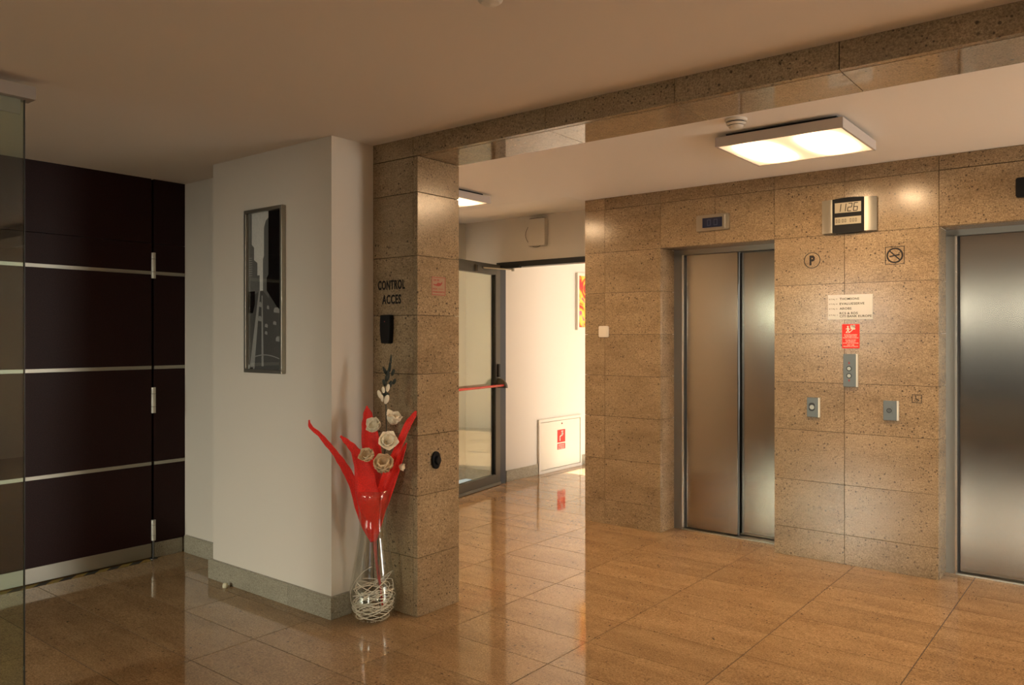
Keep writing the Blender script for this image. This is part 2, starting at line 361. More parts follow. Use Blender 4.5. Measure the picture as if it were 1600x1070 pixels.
# hall side walls, window wall behind the camera
MB().box((3.4, YB, 0), (3.5, 3.85, 2.47)).box((3.4, 4.85, 0), (3.5, 6.55, 2.47)).box((3.4, 3.85, 2.25), (3.5, 4.85, 2.47)).box((3.4, 3.85, 0), (3.5, 4.85, .1)).build('wall_right', 'wall', kind=ST)
w = MB()
for y in (3.85, 4.8): w.box((3.42, y, .1), (3.48, y+.05, 2.25))
w.build('window_added', 'anth', kind=ST)  # unseen window added at the lobby's right end to let in more daylight
WINS = [(-4.7, -3.15), (-2.9, -.55), (-.2, 1.4)]
fr = MB(); xs = [-4.95] + [v for w in WINS for v in w] + [3.5]
for a, b in zip(xs[::2], xs[1::2]): fr.box((a, YB-.1, 0), (b, YB, 2.45))
for a, b in WINS: fr.box((a, YB-.1, 0), (b, YB, .35)); fr.box((a, YB-.1, 2.08), (b, YB, 2.45))
fr.build('wall_front', 'wall', kind=ST)
for a, b in WINS:
    w = MB(); w.frame(TY(YB-.02), a, b, .35, 2.08, .05, 0, .05).pbox(TY(YB-.02), a+.05, b-.05, .54, .63, 0, .05)
    w = w.build('window_2', 'anth', kind=ST)
    if a == -2.9: MB().box((a+.05, YB-.06, .40), (b-.05, YB-.052, 2.03)).build('dimming_pane', glass('dimming_glass', (.07, .075, .07), 0, .05), w)  # dark pane added to dim this window's reflection in the right lift door
# stone skirtings
def base(name, boxes): 
    mb = MB()
    for a, b in boxes: mb.box(a, b)
    return mb.build(name, 'grey_stone', kind=ST, bevel=.002)
base('baseboard_picture', [((-4.145, YP-.02, 0), (-3.4, YP, .108)), ((-3.398, YP-.02, 0), (-3.058, YP, .108)), ((-3.077, YP+.001, 0), (-3.058, YC-.002, .108)), ((-4.145, YP+.001, 0), (-4.126, 2.64, .108))])
base('baseboard_alcove', [((-4.765, 2.642, 0), (-4.147, 2.66, .108))])
base('baseboard_corridor', [((DX0, YT+.1, 0), (DX0+.014, 6.33, .105)), ((DX0, 7.11, 0), (DX0+.014, 9.9, .105))])
base('baseboard_lobby', [((-5.13, YC2+.03, 0), (-5.115, YT, .105)), ((-5.115, YT-.015, 0), (DX0-.02, YT, .105))])

# ================================================================ lifts
def lift(n, a, b, label):
    t = empty('door_%d' % n, ((a+b)/2, 5.17, 0), ST); t['label'] = label
    y = 5.172
    f = MB()                                      # steel surround set back in the stone reveal
    if n == 1: f.box((a, y, 0), (a+.062, y+.05, LZ-.03)); px0, px1 = a+.085, b
    else: f.box((a+.0, y, 0), (a+.05, y+.05, LZ-.03)); px0, px1 = a+.068, b
    f.box((a, y, LZ-.035), (b, y+.05, LZ))
    f.build('door_frame', 'steel_fr', t)
    MB().box((px0-.022, y-.002, 0), (px0-.010, y+.03, LZ-.035)).build('frame_highlight', 'steel_edge', t)  # pale strip stands in for the highlight along the steel frame
    MB().box((a+.062 if n == 1 else a+.05, y+.03, 0), (px0, y+.06, LZ-.035)).build('shadow_gap', 'dark', t)
    mid = px0 + (.378 if n == 1 else .36)
    p1 = MB().box((px0+.001, y+.028, .010), (mid, y+.058, LZ-.036)); p1.build('door_panel', 'steel', t, bevel=.001)
    MB().box((mid, y+.0285, .010), (mid+.004, y+.0575, LZ-.036)).build('panel_edge', 'dark', t)
    p2 = MB().box((mid-.05, y+.080, .010), (b-.002, y+.105, LZ-.036)); p2.build('door_panel', 'steel', t, bevel=.001)
    MB().box((a+.002, y+.11, 0), (b-.002, y+.13, LZ)).build('shaft_back', 'dark', t)
    MB().box((a+.063 if n == 1 else a+.051, y-.004, 0), (b, y+.11, .004)).box((a+.063 if n == 1 else a+.051, y-.012, 0), (b, y-.002, .007)).build('door_sill', 'alu', t)
lift(1, *LIFTS[0], 'left brushed steel lift door of two sliding panels under the blue display')
lift(2, *LIFTS[1], 'right brushed steel lift door cut off by the photo edge')

# lift position indicators
def indicator(cx, cz, w, h, label, clear):
    t = empty('lift_indicator', (cx, YE, cz-h/2)); tag(t, label, 'lift display')
    MB().rrect(TE, cx-w/2, cx+w/2, cz-h/2, cz+h/2,   .012, 0, .022).build('housing', 'bronze', t, bevel=.002)
    MB().pbox(TE, cx-w*.30, cx+w*.30, cz-h*.30, cz+h*.30, .022, .0235).build('display', 'lcd_blue', t)
    for k in (-1, 1): MB().frame(TE, cx+k*w*.1-.013, cx+k*w*.1+.013, cz-.02, cz+.02, .004, .0236, .0242).build('digit', 'lcd_digit', t)
    MB().pbox(TE, cx+w*.36, cx+w*.40, cz-h*.42, cz+h*.42, .021, .024).build('accent_strip', 'steel_edge', t)
    return t
indicator(-2.235, 2.128, .232, .108, 'small steel framed blue display above the left lift door', 1)
MB_ = MB()
MB_.rrect(TE, -.525, -.30, 2.103, 2.207, .012, 0, .03)
o = MB_.build('lift_indicator', 'black', bevel=.002); tag(o, 'dark display casing above the right lift door, cut by the photo edge', 'lift display')

# clock: curved steel wings, black middle, 11 26
t = empty('wall_clock', (-1.37, YE, 1.99)); tag(t, 'digital wall clock with silver wings reading 11 26', 'clock')
def wing(u0, u1, v0, v1, w0, w1, flip):
    mb = MB(); n = 6; top = []; bot = []
    for i in range(n+1):
        k = i/n; u = u0 + (u1-u0)*k; w = w0 + (w1-w0)*math.sin(k*PI/2) if not flip else w1 + (w0-w1)*math.sin((1-k)*PI/2)*0 + (w0-w1)*(1-math.cos(k*PI/2))
        top.append((u, v1, w)); bot.append((u, v0, w))
    for (a, b), (c, d) in zip(zip(top, top[1:]), zip(bot, bot[1:])):
        mb.face([mb.bm.verts.new(TE(*p)) for p in (a, b, d, c)])
    bmesh.ops.remove_doubles(mb.bm, verts=mb.bm.verts, dist=1e-5)
    bmesh.ops.solidify(mb.bm, geom=mb.bm.faces[:], thickness=.004)
    return mb
wing(-1.525, -1.459, 1.992, 2.192, .012, .03, False).build('side_wing', 'alu', t, smooth=False)
wing(-1.281, -1.215, 1.992, 2.192, .012, .03, True).build('side_wing', 'alu', t, smooth=False)
mb = MB(); n = 8
pts = [(-1.461 + .182*i/n, 2.192 + .006*math.sin(i/n*PI)) for i in range(n+1)] + [(-1.279 - .182*i/n, 1.992 - .006*math.sin(i/n*PI)) for i in range(n+1)]
mb.prism(TE, pts, 0, .034).build('clock_body', 'black', t)
MB().pbox(TE, -1.446, -1.297, 2.108, 2.168, .034, .0352).build('time_screen', 'lcd', t)
MB().pbox(TE, -1.446, -1.297, 2.038, 2.082, .034, .0352).build('date_screen', 'lcd', t)
SEG = {'1': 'bc', '2': 'abged', '6': 'afgedc'}
for ch, u in (('1', -1.436), ('1', -1.407), ('2', -1.373), ('6', -1.340)):
    W, H, z0 = .021, .046, 2.115
    dg = MB(); P = {'a': ((0, H), (W, H)), 'b': ((W, H), (W, H/2)), 'c': ((W, H/2), (W, 0)), 'd': ((0, 0), (W, 0)), 'e': ((0, 0), (0, H/2)), 'f': ((0, H/2), (0, H)), 'g': ((0, H/2), (W, H/2))}
    for sgm in SEG[ch]:
        (x0, y0), (x1, y1) = P[sgm]; sl = .12
        dg.line(TE, (u+x0+y0*sl, z0+y0), (u+x1+y1*sl, z0+y1), .0042, .0353, .036)
    dg.build('digit', 'blackink', t)
for k, u in enumerate((-1.44, -1.425, -1.405, -1.39, -1.36, -1.345, -1.33)): MB().frame(TE, u, u+.009, 2.05, 2.07, .002, .0353, .0358).build('date_digit', 'greyink', t)

# ---- stickers and signs on the lift wall
t = MB().ring(TE, -1.591, 1.838, .0455, .0495, .0000, .0015); t.text(TE, 'P', -1.607, -1.574, 1.808, 1.868, .0000, .0015, .05)
tag(t.build('parking_sticker', 'greyink'), 'black letter P in a circle stuck left of the no smoking sign', 'sticker')
mb = MB(); c = (-1.121, 1.838)
mb.ring(TE, *c, .036, .045, .0000, .0016)
mb.line(TE, (c[0]-.029, c[1]+.029), (c[0]+.029, c[1]-.029), .007, .0000, .0016)
mb.line(TE, (c[0]-.028, c[1]-.006), (c[0]+.026, c[1]+.004), .008, .0000, .0014)
mb.line(TE, (c[0]+.020, c[1]+.011), (c[0]+.030, c[1]+.020), .003, .0000, .0014)
for a, b_, cc, d in ((-.052, .052, .0485, .052), (-.052, .052, -.052, -.0485), (-.052, -.0485, -.048, .048), (.0485, .052, -.048, .048)): mb.pbox(TE, c[0]+a, c[0]+b_, c[1]+cc, c[1]+d, .0000, .0016)
tag(mb.build('no_smoking_sticker', 'greyink'), 'black no smoking symbol in a rounded square on the stone wall', 'sticker')
t = empty('directory_sign', (-1.367, YE, 1.471)); tag(t, 'white floor directory board with four company rows beneath the clock', 'sign')
MB().pbox(TE, -1.495, -1.240, 1.471, 1.620, 0, .004).build('board', 'board', t)
mb = MB()
rows = [(1.588, 'ETAJ 7', 'THOMSONS', .112), (1.559, 'ETAJ 4', 'EVALUESERVE', .141), (1.530, 'ETAJ 2', 'AROBS', .068)]
for z, a, b_, w in rows:
    mb.text(TE, a, -1.488, -1.440, z, z+.0095, .004, .0046); mb.text(TE, b_, -1.427, -1.427+w, z, z+.0135, .004, .0046, .015)
mb.text(TE, 'ETAJ 1', -1.488, -1.440, 1.492, 1.5015, .004, .0046)
mb.text(TE, 'RCS & RDS', -1.427, -1.323, 1.502, 1.5155, .004, .0046, .015); mb.text(TE, 'CITI BANK EUROPE', -1.427, -1.246, 1.484, 1.4975, .004, .0046, .015)
mb.build('lettering', 'greyink', t)
t = empty('fire_notice', (-1.364, YE, 1.298)); tag(t, 'red fire notice with white running figure above the call buttons', 'sign')
MB().pbox(TE, -1.413, -1.314, 1.298, 1.443, 0, .003).build('board', 'red', t)
mb = MB(); W0, W1 = .003, .0036
u, v = -1.379, 1.407
mb.disc(TE, u-.001, v+.021, .005, W0, W1).line(TE, (u, v+.016), (u, v), .008, W0, W1).line(TE, (u, v), (u-.010, v-.014), .005, W0, W1).line(TE, (u, v), (u+.008, v-.013), .005, W0, W1)
mb.line(TE, (u, v+.012), (u-.012, v+.006), .004, W0, W1).line(TE, (u, v+.012), (u+.011, v+.004), .004, W0, W1)
mb.line(TE, (-1.392, 1.392), (-1.372, 1.392), .003, W0, W1).line(TE, (-1.372, 1.392), (-1.352, 1.41), .004, W0, W1)
for q in ((-1.352, 1.423, .013), (-1.345, 1.431, .008), (-1.360, 1.431, .007), (-1.343, 1.416, .006)): mb.disc(TE, q[0], q[1], q[2], W0, W1, 12)
for z, s_, w in ((1.3765, 'IN CAZ DE INCENDIU', .074), (1.3675, 'NU FOLOSITI LIFTUL', .07), (1.3585, 'FOLOSITI SCARILE DE SERVICIU', .088), (1.345, 'IN CASE OF FIRE', .06), (1.336, 'USE STAIRWAY', .056), (1.327, 'DO NOT USE THE ELEVATORS', .088), (1.316, 'NOT USE', .04), (1.307, 'EVACUATION OF PERSONS', .084)):
    mb.text(TE, s_, -1.3635-w/2, -1.3635+w/2, z, z+.0058, W0, W1, .02)
mb.build('lettering', 'whiteink', t)
# call button panel and the two key switches
def plate(name, u0, u1, v0, v1, label, cat, d=.016, group=None):
    t = empty(name, ((u0+u1)/2, YE, v0)); tag(t, label, cat, group)
    MB().rrect(TE, u0, u1-.010, v0, v1, .003, 0, d).build('plate', 'steel_pl', t, bevel=.0015)
    MB().rrect(TE, u1-.0125, u1, v0, v1, .002, 0, d*.9).build('edge_strip', 'alu_w', t)
    return t
t = plate('call_button_panel', -1.402, -1.320, 1.069, 1.265, 'tall steel call panel with up and down buttons between the lifts', 'call panel', .02)
for z in (1.178, 1.135):
    b1 = MB().ring(TE, -1.368, z, .0105, .0155, .02, .0225, 24).build('button_ring', 'dark', t)
    MB().disc(TE, -1.368, z, .0105, .02, .0235, 20).build('call_button', 'alu', b1)
MB().prism(TE, [(-1.374, 1.206), (-1.362, 1.206), (-1.368, 1.222)], .02, .0206).build('arrow', 'redline', t)
MB().prism(TE, [(-1.374, 1.112), (-1.362, 1.112), (-1.368, 1.097)], .02, .0206).build('arrow', 'redline', t)
t = plate('key_switch', -1.618, -1.541, .875, .995, 'small steel switch plate below the letter P, beside left lift', 'switch')
MB().rrect(TE, -1.606, -1.570, .912, .963, .016, .016, .0185).build('bezel', 'dark', t); MB().disc(TE, -1.586, .936, .014, .0185, .021, 20).build('button', 'alu', t)
t = plate('key_switch', -1.180, -1.098, .883, .997, 'small steel switch plate next to the wheelchair sticker', 'switch')
MB().rrect(TE, -1.168, -1.130, .914, .966, .010, .016, .0185).build('bezel', 'steel_pl', t); MB().ring(TE, -1.147, .94, .009, .014, .0185, .0215, 20).pbox(TE, -1.149, -1.145, .933, .948, .0185, .0215).build('keyhole', 'dark', t)
mb = MB(); mb.frame(TE, -1.031, -.979, .990, 1.038, .0030, .0000, .0015)
mb.disc(TE, -1.011, 1.029, .0038, .0000, .0015, 12).line(TE, (-1.011, 1.024), (-1.009, 1.011), .004, .0000, .0015).line(TE, (-1.009, 1.012), (-.999, 1.011), .003, .0000, .0015).line(TE, (-.999, 1.011), (-.994, 1.001), .003, .0000, .0015).ring(TE, -1.007, 1.005, .0075, .0098, .0000, .0014, 20)
tag(mb.build('wheelchair_sticker', 'greyink'), 'tiny black wheelchair symbol in a square beside right lift', 'sticker')
t = empty('light_switch', (-3.088, YE, 1.362)); tag(t, 'square white light switch at the left end of the stone wall', 'switch')
MB().rrect(TE, -3.129, -3.047, 1.366, 1.448, .01, 0, .012).build('plate', 'white_pl', t, bevel=.002); MB().rrect(TE, -3.118, -3.058, 1.377, 1.437, .004, .012, .016).build('rocker', 'white_pl', t, bevel=.001)

# ---- on the column
TC = TY(YC); TCX = TX(XP1)
t = empty('wall_lettering', (-2.943, YC, 1.53))
MB().text(TC, 'CONTROL', -3.041, -2.845, 1.602, 1.650, 0, .0014, .028).build('word', 'blackink', t)
MB().text(TC, 'ACCES', -3.010, -2.873, 1.530, 1.577, 0, .0014, .028).build('word', 'blackink', t)
tag(t, 'black words CONTROL ACCES on the column front', 'lettering')
t = empty('card_reader', (-2.961, YC, 1.333)); tag(t, 'tall black card reader on the column under the lettering', 'card reader')
n = 8; L_ = [(-2.995 - .006*math.sin(i/n*PI) + .004*(1-i/n)*0 + .006*(1-i/n), 1.333 + .143*i/n) for i in range(n+1)]; R_ = [(-2.925 + .004*math.sin(i/n*PI) - .006*(1-i/n), 1.333 + .143*i/n) for i in range(n+1)]
MB().prism(TC, L_ + R_[::-1], 0, .03).build('housing', 'black', t, bevel=.005)
MB().pbox(TC, -2.962, -2.958, 1.44, 1.444, .03, .0315).build('indicator_light', 'redline', t)
mb = MB(); mb.rrect(TCX, 2.825, 2.926, 1.572, 1.666, .006, 0, .001)
t = empty('security_sticker', (XP1, 2.875, 1.572)); tag(t, 'small red outlined sticker with a red hand shape on the column side', 'sticker')
M['stick'] = plain('sticker_film', (.31, .19, .115), .4)
mb.build('film', 'stick', t)
mb = MB(); T_ = TCX; mb.frame(T_, 2.827, 2.924, 1.574, 1.664, .0028, .001, .0016)
mb.prism(T_, [(2.838, 1.630), (2.858, 1.627), (2.870, 1.637), (2.892, 1.634), (2.902, 1.644), (2.900, 1.632), (2.888, 1.622), (2.874, 1.619), (2.852, 1.621), (2.840, 1.624)], .001, .0016)
mb.text(T_, '24 H', 2.838, 2.878, 1.643, 1.655, .001, .0016, .02).text(T_, 'PAZA', 2.834, 2.866, 1.601, 1.609, .001, .0016, .02).line(T_, (2.876, 1.605), (2.910, 1.605), .002, .001, .0016).text(T_, 'PERMANENTA', 2.834, 2.918, 1.586, 1.594, .001, .0016, .02)
mb.build('print', 'redline', t)
t = empty('wall_button', (XP1, 2.850, .715)); tag(t, 'black oval push button low on the side of the column', 'button')
MB().disc(TCX, 2.850, .753, .044, 0, .016, 28, .028).build('base_plate', 'black', t, bevel=.004); MB().disc(TCX, 2.850, .753, .022, .016, .03, 24, .016).build('button', 'black', t, bevel=.003)

# ---- framed city photograph on the picture wall
TP = TY(YP); a, b_, c, d = -3.782, -3.443, 1.176, 2.043
t = empty('framed_photo', ((a+b_)/2, YP, c)); tag(t, 'tall narrow framed black and white city street photo on the white wall', 'picture')
MB().frame(TP, a, b_, c, d, .018, 0, .026).build('frame', 'alu', t, bevel=.002)
a += .018; b_ -= .018; c += .018; d -= .018
MB().pbox(TP, a, b_, c, d, .002, .008).build('print_sky', 'g0', t)
ph = lambda pts: [(a + (b_-a)*x, c + (d-c)*y) for x, y in pts]
w = .008
MB().prism(TP, ph([(0, 0), (1, 0), (1, .52), (.5, .5), (0, .5)]), w, w+.0005).build('print_road', 'g4', t)
MB().prism(TP, ph([(0, .45), (.34, .5), (.34, .6), (.27, .6), (.27, .68), (.17, .70), (.17, .78), (.10, .80), (.10, 1), (0, 1)]), w, w+.0007).build('print_left_blocks', 'g1', t)
MB().prism(TP, ph([(.44, .5), (.62, .45), (.62, 1), (.6, .96), (.52, .94), (.47, .90), (.47, .72), (.44, .7)]), w, w+.0008).build('print_far_tower', 'g1', t)
MB().prism(TP, ph([(.55, .5), (1, .34), (1, 1), (.6, 1), (.6, .60), (.55, .58)]), w, w+.001).build('print_dark_tower', 'g2', t)
MB().prism(TP, ph([(0, .36), (.14, .36), (.2, .42), (.2, .5), (0, .5)]), w, w+.0012).build('print_trees', 'g2', t)
mb = MB(); mb.prism(TP, ph([(.32, .5), (.36, .5), (.18, 0), (.04, 0)]), w, w+.0012); mb.prism(TP, ph([(.40, .47), (.43, .47), (.46, .02), (.40, .02)]), w, w+.0012); mb.prism(TP, ph([(0, 0), (.14, 0), (.14, .02), (0, .03)]), w, w+.0012)
mb.build('print_markings', 'g6', t)
for x, y, ww, hh in ((.76, .36, .16, .03), (.82, .18, .16, .03), (.5, .27, .08, .02), (.74, .285, .09, .02), (.50, .225, .07, .018), (.32, .40, .08, .03), (.3, .31, .1, .03), (.56, .385, .06, .02), (.07, .015, .12, .03)):
    MB().prism(TP, ph([(x, y), (x+ww, y-.005), (x+ww, y+hh*.6), (x+ww*.7, y+hh), (x+ww*.2, y+hh), (x, y+hh*.6)]), w, w+.0014).build('print_car', 'g6', t)
mb = MB()
for i in range(12):
    u0 = .1 + i*.07; mb.prism(TP, ph([(u0, .06+.03*math.sin((u0)*PI)), (u0+.07, .06+.03*math.sin((u0+.07)*PI)), (u0+.07, .066+.03*math.sin((u0+.07)*PI)), (u0, .066+.03*math.sin(u0*PI))]), w, w+.0012)
mb.build('print_crossing', 'g6', t); mb = MB()
for i in range(9): mb.prism(TP, ph([(.02, .60+i*.014), (.12, .60+i*.014), (.12, .604+i*.014), (.02, .604+i*.014)]), w, w+.0012)
mb.build('print_lines', 'g6', t)
MB().pbox(TP, a, b_, c, d, .011, .0125).build('picture_glass', glass('picture_glass', (.97, .98, .97)), t)

# ================================================================ plum laminate door wall (door_3)
XL = -4.785; TL = TX(XL)
t = empty('door_3', (XL, 2.447, 0), ST); t['label'] = 'dark plum laminate door with pale metal strips and pivot hinges'
SEAM = 2.447; ZT = [1.762, 1.178, .586]; YS = -1.2
def plum(y0, y1):
    edges = [.094] + sorted(ZT) + [2.342]
    for i, (z0, z1) in enumerate(zip(edges, edges[1:])):
        if i == 3:
            MB().box((XL-.045, y0, z0+(.011 if i else 0)), (XL, y1, 1.943)).box((XL-.045, y0, 1.945), (XL, y1, z1)).build('laminate_panel', 'plum', t, bevel=.0008)
        else: MB().box((XL-.045, y0, z0+(.011 if i else 0)), (XL, y1, z1-.011)).build('laminate_panel', 'plum', t, bevel=.0008)
    for z in ZT: MB().box((XL-.03, y0, z-.010), (XL+.001, y1, z+.010)).build('metal_strip', 'alu', t)
plum(YS, SEAM-.006); plum(SEAM+.010, 2.66)
MB().box((XL-.045, YS, .008), (XL+.002, SEAM-.006, .0935)).build('kick_plate', 'alu', t, bevel=.001)
MB().box((XL-.045, SEAM+.010, .0), (XL+.002, 2.642, .0935)).build('kick_plate', 'grey_stone', t, bevel=.001)
MB().box((XL-.04, SEAM-.006, 0), (XL-.03, SEAM+.010, 2.342)).build('seam', 'dark', t)
for z0, z1 in ((1.728, 1.886), (.898, 1.056), (.112, .238)):
    q = (z1-z0)/4
    h = MB()
    for p, s_ in ((z0, z0+q*.97), (z0+q*1.03, z1-q*1.03), (z1-q*.97, z1)): h.lathe((XL+.010, SEAM+.002, 0), [(0, p), (.0125, p), (.013, p+.002), (.013, s_-.002), (.0125, s_), (0, s_)], 20)
    h = h.build('hinge', 'alu_w', t, smooth=False)
    MB().lathe((XL+.010, SEAM+.002, 0), [(0, z0), (.009, z0), (.009, z1), (0, z1)], 12).build('hinge_pin', 'dark', h)
MB().lathe((XL+.010, SEAM+.002, 0), [(0, 0), (.006, 0), (.006, .112), (0, .112)], 12).lathe((XL+.010, SEAM+.002, 0), [(0, 0), (.022, 0), (.022, .004), (0, .004)], 16).build('floor_pivot', 'steel_pl', t)
m, nt, b = newmat('hazard_tape')                     # slanting black and yellow stripes
N = nt.nodes.new; Lk = nt.links.new
tc = N('ShaderNodeTexCoord'); sx = N('ShaderNodeSeparateXYZ'); Lk(tc.outputs['Object'], sx.inputs[0])
a1 = N('ShaderNodeMath'); a1.operation = 'ADD'; Lk(sx.outputs[0], a1.inputs[0]); Lk(sx.outputs[1], a1.inputs[1])
a2 = N('ShaderNodeMath'); a2.operation = 'WRAP'; Lk(a1.outputs[0], a2.inputs[0]); a2.inputs[1].default_value = .13; a2.inputs[2].default_value = 0
a3 = N('ShaderNodeMath'); a3.operation = 'GREATER_THAN'; Lk(a2.outputs[0], a3.inputs[0]); a3.inputs[1].default_value = .065
nz = N('ShaderNodeTexNoise'); nz.inputs['Scale'].default_value = 60; Lk(tc.outputs['Object'], nz.inputs['Vector'])
mx = N('ShaderNodeMix'); mx.data_type = 'RGBA'; Lk(a3.outputs[0], mx.inputs[0]); mx.inputs[6].default_value = (.02, .017, .014, 1); mx.inputs[7].default_value = (.40, .27, .06, 1)
my = N('ShaderNodeMix'); my.data_type = 'RGBA'; my.blend_type = 'MULTIPLY'; my.inputs[0].default_value = .6; Lk(mx.outputs[2], my.inputs[6]); Lk(nz.outputs['Color'], my.inputs[7])
Lk(my.outputs[2], b.inputs['Base Color']); b.inputs['Roughness'].default_value = .6
tag(MB().box((XL+.003, YS, 0), (XL+.052, SEAM-.025, .0015)).build('hazard_tape', m), 'worn black and yellow hazard tape on floor beneath plum door', 'tape')

# ================================================================ corridor glass door (door_4)
t = empty('door_4', (DX0, YT, 0), ST); t['label'] = 'open glass corridor door in a dark metal frame with a red push bar'
mb = MB().box((DX0, YT-.035, 0), (DX0+.035, YT+.06, DZ)).box((DX0+.035, YT-.035, DZ-.05), (DX1, YT+.06, DZ)).box((DX1-.05, YT-.035, 0), (DX1, YT+.06, DZ-.05))
mb.build('door_frame', 'dark', t)
hx, hy = -4.690, 5.685; dr = Vector((.165, -.986, 0)).normalized(); nr = Vector((.986, .165, 0)).normalized()
def LF(s, z, w): p = Vector((hx, hy, 0)) + dr*s + nr*w; return (p.x, p.y, z)
def lbox(mb, s0, s1, z0, z1, w0, w1):
    v = [mb.bm.verts.new(LF(s, z, w)) for s, z, w in ((s0,z0,w0),(s1,z0,w0),(s1,z0,w1),(s0,z0,w1),(s0,z1,w0),(s1,z1,w0),(s1,z1,w1),(s0,z1,w1))]
    for f in ((0,3,2,1),(4,5,6,7),(0,1,5,4),(1,2,6,5),(2,3,7,6),(3,0,4,7)): mb.face([v[i] for i in f])
    return mb
LW, LH = .97, 2.035
mb = MB(); lbox(mb, 0, .075, .012, LH, -.025, .025); lbox(mb, LW-.075, LW, .012, LH, -.025, .025); lbox(mb, .075, LW-.075, LH-.095, LH, -.025, .025); lbox(mb, .075, LW-.075, .012, .105, -.025, .025)
leaf = mb.build('leaf_frame', 'anth', t, bevel=.002)
lbox(MB(), .075, LW-.075, .105, LH-.095, -.004, .004).build('glass_pane', 'glass_l', t)
mb = MB(); lbox(mb, .075, .087, .105, LH-.095, .006, .026); lbox(mb, .075, .087, .105, LH-.095, -.026, -.006); mb.build('glazing_bead', 'dark', leaf)
mb = MB(); lbox(mb, .0, LW, .005, .03, .024, .034); mb.build('bottom_seal', 'steel_pl', leaf)
bar = MB().tube([LF(.03, .925, .085), LF(LW-.04, .925, .085)], .011, 14).build('push_bar', 'redbar', t, smooth=False)
for s_ in (.035, LW-.05):
    mb = MB(); n = 8
    pr = [(0, .90), (.092, .90)] + [(.092*math.cos(i/n*PI/2), .905 + .085*math.sin(i/n*PI/2)) for i in range(n+1)]
    va = [mb.bm.verts.new(LF(s_-.014, z, .025+w_)) for w_, z in pr]; vb = [mb.bm.verts.new(LF(s_+.014, z, .025+w_)) for w_, z in pr]
    mb.face(va); mb.face(vb)
    for i in range(len(pr)): mb.face([va[i], va[(i+1) % len(pr)], vb[(i+1) % len(pr)], vb[i]])
    mb.build('bar_bracket', 'anth', t)
lbox(MB(), .028, .060, 1.0, 1.12, .025, .042).build('lock_case', 'black', t, bevel=.002)
cl_ = MB(); cl_.box((-4.60, YT-.075, DZ-.062), (-4.42, YT-.036, DZ-.03)).build('closer_body', 'dark', t, bevel=.002)
MB().tube([(-4.50, YT-.06, DZ-.075), LF(.36, LH-.05, .06)], .007, 8).lathe((-4.50, YT-.06, DZ-.09), [(0, 0), (.014, 0), (.014, .03), (0, .03)], 12).build('closer_arm', 'alu', t)
lbox(MB(), .30, .44, LH-.085, LH-.03, .026, .05).build('arm_shoe', 'anth', t)
for z in (.25, 1.86): MB().lathe((hx-.005, hy+.008, z), [(0, 0), (.011, 0), (.011, .09), (0, .09)], 12).build('hinge', 'alu', t)

# ================================================================ foreground glass door (door_5): its end shows at the left edge
t = empty('door_5', (-3.25, 1.2, 0), ST); t['label'] = 'clear greenish glass panel with metal head rail at the left photo edge'
G0 = at(38, 528, 3.0); gx, gy = G0.x, G0.y
MB().box((gx-.012, gy-2.2, .012), (gx, gy, 2.262)).build('glass_pane', 'glass_g', t)
MB().box((gx-.045, gy-2.2, 2.262), (gx+.030, gy+.030, 2.312)).build('head_rail', 'rail', t, bevel=.0015)
MB().box((gx-.010, gy-2.2, 2.205), (gx-.002, gy-.012, 2.2615)).build('clamp_profile', 'rail', t)
MB().box((gx-.013, gy+.0005, .012), (gx+.0005, gy+.003, 2.262)).build('edge_seal', 'dark', t)
tag(MB().rrect(Tfl, gx-.30, gx-.062, gy-.40, gy-.095, .004, 0, .006).build('floor_plate', 'alu_w', bevel=.001), 'pale metal floor plate behind glass panel, bottom left corner', 'plate')

# ================================================================ ceiling lamps
def lamp(cx, cy, label):
    t = empty('ceiling_lamp', (cx, cy, 2.32)); tag(t, label, 'ceiling lamp', 'square ceiling lamps in the lift lobby')
    hx_, hy_ = .308, .288
    mb = MB()
    for p, q in (((-hx_, -hy_), (hx_, -hy_+.012)), ((-hx_, hy_-.012), (hx_, hy_)), ((-hx_, -hy_+.012), (-hx_+.012, hy_-.012)), ((hx_-.012, -hy_+.012), (hx_, hy_-.012))):
        mb.box((cx+p[0], cy+p[1], 2.318), (cx+q[0], cy+q[1], 2.366))
    mb.box((cx-hx_+.012, cy-hy_+.012, 2.350), (cx+hx_-.012, cy+hy_-.012, 2.366)).build('housing', 'lamp_body', t, bevel=.001)
    MB().box((cx-hx_+.013, cy-hy_+.013, 2.322), (cx+hx_-.013, cy+hy_-.013, 2.330)).build('diffuser', 'diff', t)
    MB().box((cx-hx_+.04, cy-hy_+.04, 2.366), (cx+hx_-.04, cy+hy_-.04, 2.3855)).build('mounting_plate', 'dark', t)
lamp(-1.372, 4.039, 'large lit square ceiling lamp in front of the lift wall')
lamp(-3.943, 4.039, 'lit square ceiling lamp half hidden behind the stone column')
lamp(1.2, 4.039, 'added square ceiling lamp further right in the lift lobby beyond the frame')  # unseen lamp added to brighten the lobby
def hall_fill_lamp(cx, cy, label):  # unseen lamps added behind the camera to warm and brighten the front hall
    t = empty('hall_fill_lamp', (cx, cy, 2.31)); tag(t, label, 'ceiling lamp', 'added fill lamps of the front hall, behind the camera')
    MB().lathe((cx, cy, 2.312), [(0, .03), (.19, .03), (.19, 0), (.178, 0), (.178, .02), (0, .02)], 40).build('housing', 'lamp_body', t)
    MB().lathe((cx, cy, 2.314), [(0, 0), (.176, 0), (.176, .008), (0, .008)], 40).build('diffuser', 'diff_fill', t)
M['diff_fill'] = plain('hall_fill_diffuser', (.8, .75, .65), .5, emit=(1, .62, .34), es=9)  # glow of the added hall lamps
hall_fill_lamp(-2.6, -1.4, 'added round fill lamp of the front hall, left one behind the camera')
hall_fill_lamp(.4, -1.0, 'added round fill lamp of the front hall, right one behind the camera')
